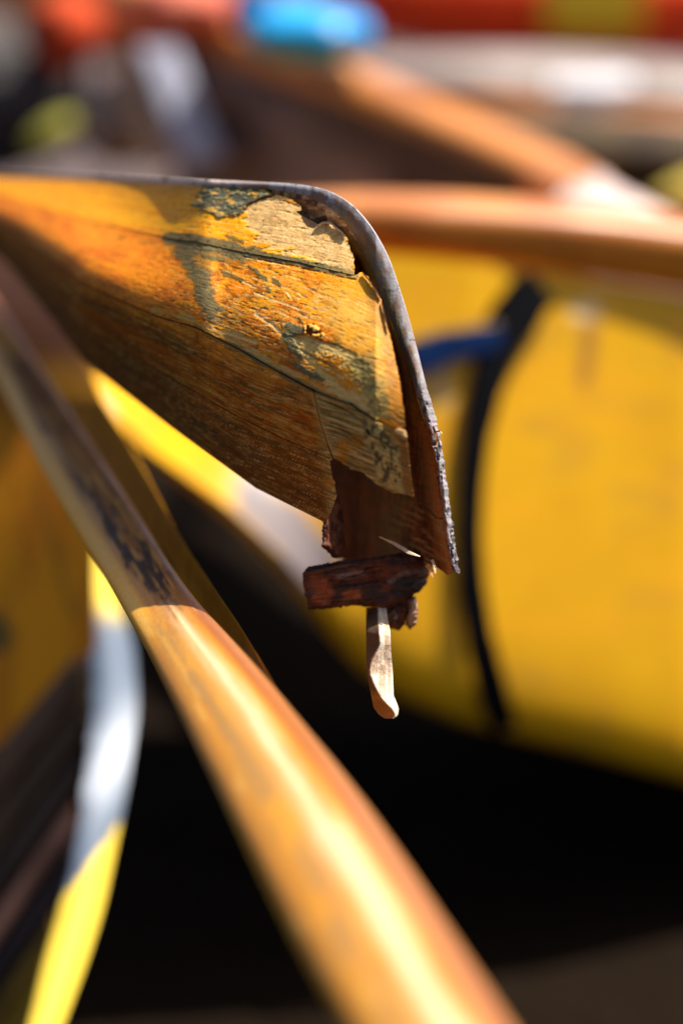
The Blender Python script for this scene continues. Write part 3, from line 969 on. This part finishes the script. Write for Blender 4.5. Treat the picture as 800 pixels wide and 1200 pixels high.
def left_boat():
    # side skin
    x = np.linspace(-160, 112, 90)
    y = np.linspace(380, 1000, 120)
    # lower edge of the yellow part: from (0,870) to (103,765)
    yl = np.interp(x, [-160, 0, 60, 112], [985, 872, 815, 758])[:, None]
    yt = 380
    s = np.linspace(0, 1, 120)[None, :]
    X = x[:, None] + 0 * s
    Y = yt + (yl - yt) * s
    Dd = 1.72 - 0.0003 * (X) - 0.06 * s + 0.05 * (s - 0.5) ** 2
    n = fb(X * 0.03, Y * 0.008, 151, 4)
    C = np.empty(X.shape + (3,))
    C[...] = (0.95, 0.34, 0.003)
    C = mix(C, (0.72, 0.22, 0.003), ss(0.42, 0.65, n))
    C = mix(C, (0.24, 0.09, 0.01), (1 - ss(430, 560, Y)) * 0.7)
    C = mix(C, (0.20, 0.12, 0.02), poly(X, Y, [(-20, 720), (4, 715), (18, 745), (8, 765), (-20, 770)], 5, 4, 0.1, 152))
    C = mix(C, (0.30, 0.14, 0.01), stroke(X, Y, [(40, 560), (62, 640), (86, 720)], 5, 5, 2, 0.05, 153) * 0.6)
    C4 = np.concatenate([C, np.full(X.shape + (1,), 0.7)], -1)
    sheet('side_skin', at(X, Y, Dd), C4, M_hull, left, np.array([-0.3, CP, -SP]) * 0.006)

    # dark wooden boards below, each its own board
    def board(yL, yR_, wL, wR, col, dd=0.0, x1=92):
        xx = np.linspace(-160, x1, 60)[:, None]
        s = np.linspace(0, 1, 14)[None, :]
        yc = np.interp(xx, [-160, 0, 90], [yL + (yL - yR_) * 1.75, yL, yR_])
        w = np.interp(xx, [-160, 0, 90], [wL + (wL - wR) * 1.5, wL, wR])
        Yb = yc + w * (s - 0.5)
        Xb = xx + 0 * s
        Db = 1.665 - 0.0003 * Xb + dd + 0.006 * (s * 2 - 1) ** 4
        C = np.empty(Xb.shape + (3,))
        C[...] = col
        C = mix(C, np.array(col) * 0.55, ss(0.45, 0.65, fb(Xb * 0.02, (Yb + 1.4 * Xb) * 0.12, 154 + int(yL), 4)))
        C4 = np.concatenate([C, np.full(Xb.shape + (1,), 0.55)], -1)
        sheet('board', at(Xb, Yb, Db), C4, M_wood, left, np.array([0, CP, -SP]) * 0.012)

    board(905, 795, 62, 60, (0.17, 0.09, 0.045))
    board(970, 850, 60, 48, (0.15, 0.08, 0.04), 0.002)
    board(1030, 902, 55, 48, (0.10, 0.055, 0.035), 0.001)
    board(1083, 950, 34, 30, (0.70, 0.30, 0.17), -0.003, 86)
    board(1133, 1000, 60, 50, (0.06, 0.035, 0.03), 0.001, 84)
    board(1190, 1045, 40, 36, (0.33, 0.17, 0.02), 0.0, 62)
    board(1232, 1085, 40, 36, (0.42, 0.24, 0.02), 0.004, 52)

    # bright edge strip facing up to the sun
    yb = np.array([600, 645, 700, 755, 830, 925, 990, 1065, 1125, 1200, 1290], float)
    lx = np.array([93, 92, 97, 107, 110, 97, 88, 70, 51, 33, 2], float)
    rx = np.array([120, 124, 138, 157, 162, 149, 136, 121, 103, 76, 42], float)
    y = np.linspace(600, 1290, 220)
    k = np.ones(15) / 15
    sm = lambda a: np.convolve(np.pad(np.interp(y, yb, a), 7, 'edge'), k, 'valid')
    l, r = sm(lx), sm(rx)
    s = np.linspace(0, 1, 20)[None, :]
    wob = (fb(y[:, None] * 0.03, s * 0 + 2.5, 155, 3) - 0.5) * 10 * ss(740, 800, y)[:, None] * (1 - ss(1020, 1080, y)[:, None])
    X = l[:, None] + (r - l)[:, None] * s + wob * (1 - s)
    Y = y[:, None] + 0 * X
    Dd = 1.70 - 0.00042 * (Y - 600) + 0.010 * (2 * s - 1) ** 2 + 0.012 * s
    C = np.empty(X.shape + (3,))
    C[...] = (0.86, 0.60, 0.06)
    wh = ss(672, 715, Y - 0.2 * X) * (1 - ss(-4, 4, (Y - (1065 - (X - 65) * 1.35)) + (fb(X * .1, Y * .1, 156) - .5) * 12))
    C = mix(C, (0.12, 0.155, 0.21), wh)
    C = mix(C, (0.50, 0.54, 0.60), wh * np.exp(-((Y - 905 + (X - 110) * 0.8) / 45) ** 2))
    C4 = np.concatenate([C, np.full(X.shape + (1,), 0.6)], -1)
    sheet('edge_strip', at(X, Y, Dd), C4, M_hull, left, np.array([-0.002, CP * 0.02, -SP * 0.02]))


left_boat()

# ------------------------------------------------------------------ yellow canoe behind
ycan = thing('yellow_canoe', 'big yellow canoe hull with wooden gunwales and a black strap, behind the broken end', 'canoe',
             at(640, 560, 1.85).tolist())


def ysil(x):
    return np.interp(x, [-60, 60, 100, 170, 200, 270, 334, 380, 420, 470, 540, 600, 700, 800, 950, 1200], [400, 420, 462, 532, 556, 612, 676, 738, 785, 820, 848, 864, 888, 915, 958, 1030])


def ytop(x):
    return np.interp(x, [-60, 90, 200, 300, 430, 600, 800, 950, 1200], [330, 380, 350, 320, 296, 312, 346, 375, 430])


def yd(x):
    return np.interp(x, [-60, 100, 250, 400, 550, 800, 1200], [1.90, 1.86, 1.80, 1.76, 1.78, 1.84, 2.0])


def ysec(s):
    return -0.03 * s + 0.055 * s ** 5


def y_hull():
    x = np.linspace(-60, 1200, 260)[:, None]
    s = np.linspace(0, 1, 110)[None, :]
    yt, ys = ytop(x), ysil(x)
    X = x + 0 * s
    # shape: nearly upright at the top, bulging, then turning under
    ang = s * 1.0
    Y = yt + (ys - yt) * np.sin(ang * math.pi / 2) ** 0.95
    W = (ys - yt) * K * yd(x)
    Dd = yd(x) + ysec(s)
    # on the left the side lies over and faces the sky
    lf = 1 - ss(260, 420, x)
    Dl = yd(x) + 0.10 - 0.20 * np.clip((Y - yt) / (ys - yt), 0, 1) + 0.30 * ss(0.94, 1.0, (Y - yt) / (ys - yt)) * 0.25
    Dd = Dd * (1 - lf) + Dl * lf
    C = np.empty(X.shape + (3,))
    C[...] = (0.74, 0.375, 0.003)
    C = mix(C, (0.66, 0.315, 0.003), ss(0.45, 0.65, fb(X * 0.006, Y * 0.006, 161, 4)) * 0.6)
    C = mix(C, (0.55, 0.27, 0.02), ss(0.56, 0.68, fb(X * 0.012, Y * 0.02, 167, 4)) * 0.5)
    C = mix(C, (0.80, 0.36, 0.006), ss(0.60, 0.66, fb(X * 0.01 + 5, Y * 0.03, 168, 4)) * 0.5)
    C = mix(C, (0.48, 0.24, 0.03), stroke(X, Y, [(610, 500), (690, 470), (790, 480)], 5, 5, 5, 0.03, 169) * 0.35)
    # sky glare on the side, painted in as a grey-white patch
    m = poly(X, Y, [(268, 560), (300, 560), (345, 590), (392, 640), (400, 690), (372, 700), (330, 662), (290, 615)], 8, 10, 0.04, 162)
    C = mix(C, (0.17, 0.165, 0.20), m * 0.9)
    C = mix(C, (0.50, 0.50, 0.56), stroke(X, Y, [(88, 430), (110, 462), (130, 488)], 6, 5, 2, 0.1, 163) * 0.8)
    C = mix(C, (0.30, 0.12, 0.03), stroke(X, Y, [(692, 372), (688, 410), (684, 446)], 9, 6, 4, 0.06, 164) * 0.75)
    C = mix(C, (0.85, 0.68, 0.40), stroke(X, Y, [(676, 366), (694, 362)], 9, 6, 4, 0.06, 165) * 0.8)
    C = mix(C, (0.55, 0.40, 0.22), stroke(X, Y, [(506, 400), (520, 470)], 10, 6, 4, 0.06, 166) * 0.7)
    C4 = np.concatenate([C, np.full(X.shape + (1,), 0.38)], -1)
    # turn under to the keel
    P = at(X, Y, Dd)
    e = P[:, -1]
    rows = [P]
    for (f, dz) in [(0.05, -0.012), (0.12, -0.035), (0.26, -0.085)]:
        q = e.copy()
        q[:, 1] += f
        q[:, 2] = np.maximum(q[:, 2] + dz, 0.01)
        rows.append(q[:, None, :])
    # far side rising again
    for (f, z) in [(0.36, -0.13)]:
        q = e.copy()
        q[:, 1] += f
        q[:, 2] = np.maximum(q[:, 2] + z, 0.02)
        rows.append(q[:, None, :])
    P = np.concatenate(rows, 1)
    C4 = np.concatenate([C4] + [C4[:, -1:]] * 4, 1)
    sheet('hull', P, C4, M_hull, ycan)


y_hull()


def bar(name, pts, hw, hd, ds, cfun, mat, parent, n=160, nt=28, pw=0.6):
    """rounded rectangular bar along picture points; hw half height px, hd half depth m"""
    p = np.array(pts, float)
    t = np.linspace(0, 1, len(p))
    q = np.linspace(0, 1, n)
    cx, cy = np.interp(q, t, p[:, 0]), np.interp(q, t, p[:, 1])
    w = np.interp(q, np.linspace(0, 1, len(hw)), hw)
    dd = np.interp(q, np.linspace(0, 1, len(ds)), ds)
    for _ in range(20):
        for a in (cx, cy, dd):
            a[1:-1] = (a[:-2] + 2 * a[1:-1] + a[2:]) / 4
    th = np.linspace(0, 2 * math.pi, nt, endpoint=False)
    ct = np.sign(np.cos(th)) * np.abs(np.cos(th)) ** pw
    st = np.sign(np.sin(th)) * np.abs(np.sin(th)) ** pw
    base = at(cx, cy, dd)
    tg = np.gradient(base, axis=0)
    tg /= np.linalg.norm(tg, axis=1)[:, None]
    up = np.array([0, 0, 1.0])
    sd = np.cross(tg, up)
    sd /= np.linalg.norm(sd, axis=1)[:, None]
    u2 = np.cross(sd, tg)
    hh = (w * K * dd)[:, None, None]
    P = base[:, None, :] + u2[:, None, :] * ct[None, :, None] * hh + sd[:, None, :] * st[None, :, None] * hd
    C = cfun(q[:, None] + 0 * ct[None, :], ct[None, :] + 0 * q[:, None])
    # caps
    V = np.vstack([P.reshape(-1, 3), base[:1], base[-1:]])
    Cc = np.vstack([C.reshape(-1, 4), C[0, :1], C[-1, :1]])
    o = raw_mesh(name, V, gridF(n, nt, True), Cc, mat, parent)
    return o


def gw_c(seed, a=(0.72, 0.24, 0.018), b=(0.55, 0.16, 0.015)):
    def f(u, v):
        C = np.empty(u.shape + (3,))
        C[...] = a
        C = mix(C, b, ss(0.4, 0.65, fb(u * 14, v * 3, seed, 4)))
        C = mix(C, (0.42, 0.20, 0.11), ss(0.5, 0.9, v) * 0.35)  # pinkish sheen on the top face painted into the colour
        return np.concatenate([C, np.full(u.shape + (1,), 0.42)], -1)
    return f


bar('gunwale', [(-60, 300), (100, 285), (280, 265), (430, 262), (520, 265), (620, 274), (720, 286), (830, 302), (1000, 330), (1200, 370)],
    [30, 32, 34, 38, 42, 46], 0.028, [1.90, 1.84, 1.80, 1.82, 1.86, 1.97], gw_c(171), M_rail, ycan)
bar('gunwale', [(-40, -60), (80, -10), (180, 35), (300, 82), (420, 130), (540, 176), (640, 212), (690, 236)],
    [60, 56, 52, 46, 36, 26], 0.030, [3.0, 2.75, 2.5, 2.3, 2.15, 2.02], gw_c(172), M_rail, ycan)
# inner face of the far side, under the far gunwale
xx = np.linspace(200, 690, 60)[:, None]
vv = np.linspace(0, 1, 12)[None, :]
yy = np.interp(xx, [180, 300, 420, 540, 640, 690], [40, 86, 134, 180, 216, 240])
dd_ = np.interp(xx, [180, 300, 420, 540, 640, 690], [2.52, 2.4, 2.25, 2.13, 2.05, 2.03]) + 0.01
P_ = at(xx, yy, dd_)
P_ = P_ + vv[..., None] * np.stack([0 * xx, 0 * xx - 0.03, 0.12 - P_[..., 2]], -1)
sheet('far_side', P_, np.concatenate([mix(mix(np.zeros(P_.shape[:2] + (3,)), (0.24, 0.18, 0.17), np.ones(P_.shape[:2])), (0.06, 0.04, 0.04), ss(0.35, 0.6, fb(xx * 0.012 + 0 * vv, vv * 5 + 0 * xx, 176, 3) + (xx - 380) * 0.0012)), np.full(P_.shape[:2] + (1,), 0.6)], -1), M_wood, ycan, np.array([0, CP, -SP]) * 0.008)
# small pale deck where the gunwales meet
bar('deck_plate', [(655, 238), (690, 232), (720, 234), (760, 246)], [8, 15, 16, 8], 0.05, [1.99, 1.98, 1.98, 2.0],
    lambda u, v: rgba(u.shape, (0.66, 0.50, 0.44), 0.4), M_rail, ycan, 60)


def strap(name, pts, ws, ds, col, parent, label=None, thick=0.004, rr=0.6):
    p = np.array(pts, float)
    o = ribbon(name, pts, ws, ds, col, M_cloth, parent, None, thick, 6, 0.001, max(rr, 0.9), 60)
    return o


def hull_d(px, py):
    """distance of the yellow hull surface near the strap"""
    x = float(px)
    yt, ys = float(ytop(x)), float(ysil(x))
    f = min(1, max(0, (py - yt) / (ys - yt)))
    s = math.asin(f ** (1 / 0.95)) * 2 / math.pi
    return float(yd(x)) + float(ysec(s))


sp_pts = [(636, 335), (616, 352), (598, 380), (582, 415), (568, 460), (558, 510), (552, 570), (550, 630), (553, 690), (562, 750), (572, 790), (582, 826), (592, 856)]
o = strap('black_strap', sp_pts, [50, 58, 56, 46, 38, 34, 31, 31, 33, 35, 36, 36, 28], [hull_d(*p) - 0.012 for p in sp_pts], (0.006, 0.006, 0.007), None)
tag(o, 'black strap running down over the big yellow canoe hull at right', 'strap')
bp = [(478, 424), (500, 416), (520, 408), (545, 402), (570, 398), (590, 394)]
o = strap('blue_strap', bp, [42, 40, 36, 32, 30, 28], [hull_d(*p) - 0.012 for p in bp], (0.006, 0.020, 0.075), None)
tag(o, 'short dark blue strap between the broken canoe end and the black strap', 'strap')
bp = [(486, 400), (520, 393), (560, 386), (585, 380)]
o = strap('olive_strap', bp, [12, 14, 12, 8], [hull_d(*p) - 0.010 for p in bp], (0.26, 0.17, 0.05), None)
tag(o, 'thin dull olive strip lying just above the dark blue strap', 'strap')

# ------------------------------------------------------------------ far background things, all out of focus


def lens_boat(name, label, cat, cx, cy, rx, ry, d, col, col2, tilt=0.0, depth=0.16, rr=0.4, rimcol=None, shape=1.0):
    """upturned hull: long body pointed at both ends"""
    t = thing(name, label, cat, at(cx, cy, d).tolist())
    nu, nv = 90, 40
    u = np.linspace(-1, 1, nu)[:, None]
    th = np.linspace(0, 2 * math.pi, nv, endpoint=False)[None, :]
    prof = np.maximum(0.001, 1 - np.abs(u) ** 2.4) ** shape
    X = cx + u * rx + 0 * th
    Y = cy + tilt * u * rx - np.sin(th) * ry * prof
    Dd = d - np.cos(th) * depth * prof
    n = fb(X * 0.02, Y * 0.05, int(cx), 4)
    C = np.empty(X.shape + (3,))
    C[...] = col
    C = mix(C, col2, ss(0.45, 0.6, n))
    P = at(X, Y, Dd)
    raw_mesh('hull', P.reshape(-1, 3), gridF(nu, nv, True), np.concatenate([C, np.full(X.shape + (1,), rr)], -1).reshape(-1, 4), M_hull, t)
    return t


red = lens_boat('red_canoe', 'red canoe with a yellow patch lying in the far right background', 'canoe', 700, -16, 330, 92, 3.5, (0.88, 0.07, 0.010),
                (0.75, 0.045, 0.01), 0.0, 0.25, shape=0.35)
bar('yellow_patch', [(640, -30), (700, -30), (752, -30)], [72, 72, 72], 0.02, [3.23, 3.22, 3.23],
    lambda u, v: rgba(u.shape, (0.70, 0.48, 0.02), 0.5), M_hull, red, 20)
gry = lens_boat('grey_canoe', 'pale grey canoe with worn white patches lying across the upper right background', 'canoe', 690, 104, 290, 38, 2.9,
                (0.42, 0.36, 0.32), (0.30, 0.25, 0.22), 0.05, 0.20, shape=0.55)
bar('worn_patch', [(648, 106), (690, 112), (740, 100)], [14, 20, 12], 0.02, [2.66, 2.65, 2.66], lambda u, v: rgba(u.shape, (0.80, 0.80, 0.84), 0.4), M_hull, gry, 30)
bar('gunwale', [(470, 96), (560, 116), (680, 132), (800, 142), (920, 150)], [9, 10, 12, 13], 0.03, [2.8, 2.72, 2.72, 2.75], gw_c(181), M_rail, gry, 60)
lens_boat('dark_canoe', 'dark brown canoe lying between the grey canoe and the wooden gunwales', 'canoe', 680, 176, 270, 46, 2.62,
          (0.035, 0.02, 0.012), (0.07, 0.045, 0.02), 0.06, 0.14, rr=0.8, shape=0.6)
lens_boat('yellow_canoe', 'yellow canoe end just entering at the right edge above the wooden gunwale', 'canoe', 880, 214, 120, 30, 2.35,
          (0.80, 0.62, 0.10), (0.70, 0.52, 0.08), -0.18, 0.12, shape=0.7)


def sack(name, label, cat, cx, cy, rx, ry, d, col, col2=None, tilt=0.0, depth=0.08, mat=None, rr=0.5, seed=1, part=None, lump=0.16, pw=0.8):
    """soft rounded bundle with folds"""
    nu, nv = 60, 40
    ph = np.linspace(0.02, math.pi - 0.02, nu)[:, None]
    th = np.linspace(0, 2 * math.pi, nv, endpoint=False)[None, :]
    k = 1 + lump * (fb(np.cos(th) * 1.3 + 5 + ph, np.sin(th) * 1.3 + 5 + ph * 0.7, seed, 4) - 0.5) * 2
    sp = np.sin(ph) ** pw
    a, b = -np.cos(ph) * rx + 0 * th, np.sin(th) * ry * sp * k
    ca, sa = math.cos(tilt), math.sin(tilt)
    X, Y = cx + a * ca - b * sa, cy + a * sa + b * ca
    Dd = d - np.cos(th) * sp * k * depth
    C = np.empty(X.shape + (3,))
    C[...] = col
    if col2 is not None:
        C = mix(C, col2, ss(0.45, 0.6, fb(X * 0.02, Y * 0.02, seed + 3, 4)))
    o = raw_mesh(name, at(X, Y, Dd).reshape(-1, 3), gridF(nu, nv, True), np.concatenate([C, np.full(X.shape + (1,), rr)], -1).reshape(-1, 4), mat or M_cloth, None)
    tag(o, label, cat)
    return o


sack('dry_bag', 'glossy bright blue rounded bag on the top edge of the picture', 'bag', 362, 37, 76, 36, 2.28, (0.015, 0.30, 0.72), (0.03, 0.42, 0.85), 0.06,
     0.07, M_hull, 0.35, 201)
sack('dark_blue_bag', 'small dark blue bundle beside the bright blue bag', 'bag', 296, 12, 26, 30, 2.35, (0.02, 0.07, 0.30), (0.02, 0.04, 0.16), 0.3, 0.06, None, 0.5, 202)
sack('salmon_bag', 'salmon pink cloth bundle left of the blue bags', 'bag', 222, 6, 62, 36, 2.5, (0.75, 0.22, 0.14), (0.62, 0.16, 0.10), 0.2, 0.08, None, 0.6, 203)
sack('red_bag', 'orange red bundle behind the upper left corner', 'bag', 76, 34, 46, 46, 2.55, (0.58, 0.08, 0.025), (0.42, 0.05, 0.02), 0.7, 0.08, None, 0.6, 204)
sack('dark_net_bundle', 'dark grey bundle at the left edge above the broken canoe', 'bundle', 10, 118, 84, 100, 2.7, (0.035, 0.032, 0.032), (0.10, 0.09, 0.085), 1.2, 0.10,
     None, 0.8, 205, None, 0.25)
sack('yellow_pouch', 'small dull yellow pouch lying on the dark grey bundle', 'pouch', 62, 158, 34, 19, 2.5, (0.55, 0.48, 0.06), (0.32, 0.30, 0.06), -0.6, 0.03, None, 0.6, 206)
sack('tan_bag', 'pale brownish sack leaning left of the white board', 'bag', 150, 140, 52, 62, 2.52, (0.30, 0.23, 0.20), (0.22, 0.16, 0.13), 1.3, 0.07, None, 0.7, 207)
sack('grey_tarp', 'low grey brown tarp bundle behind the sheer of the broken canoe', 'tarp', 330, 188, 120, 38, 2.5, (0.12, 0.085, 0.085), (0.20, 0.15, 0.14), 0.08, 0.08,
     None, 0.7, 208, None, 0.3)


def slab(name, label, cat, quad, d, th, col, mat, rr=0.4):
    """board with rounded edges from four picture corners (clockwise) at distances d"""
    q = np.array(quad, float)
    n = 12
    u = np.linspace(0, 1, n)[:, None]
    v = np.linspace(0, 1, n)[None, :]
    w = [(1 - u) * (1 - v), u * (1 - v), u * v, (1 - u) * v]
    X = sum(w[i] * q[i, 0] for i in range(4))
    Y = sum(w[i] * q[i, 1] for i in range(4))
    Dd = sum(w[i] * d[i] for i in range(4)) + th * 0.4 * np.maximum(np.abs(2 * u - 1) ** 8, np.abs(2 * v - 1) ** 8)
    o = sheet(name, at(X, Y, Dd), rgba(X.shape, col, rr), mat, None, np.array([0, CP, -SP]) * th)
    tag(o, label, cat)
    return o


slab('white_board', 'slanting white board among the blurred things at upper left', 'board', [(160, 54), (204, 48), (264, 186), (214, 196)], [2.42, 2.42, 2.32, 2.32], 0.02,
     (0.30, 0.30, 0.36), M_cloth)
slab('wood_offcut', 'brown wooden offcut leaning beside the white board', 'board', [(128, 78), (158, 62), (206, 190), (176, 198)], [2.46, 2.46, 2.36, 2.36], 0.02,
     (0.42, 0.25, 0.14), M_wood)
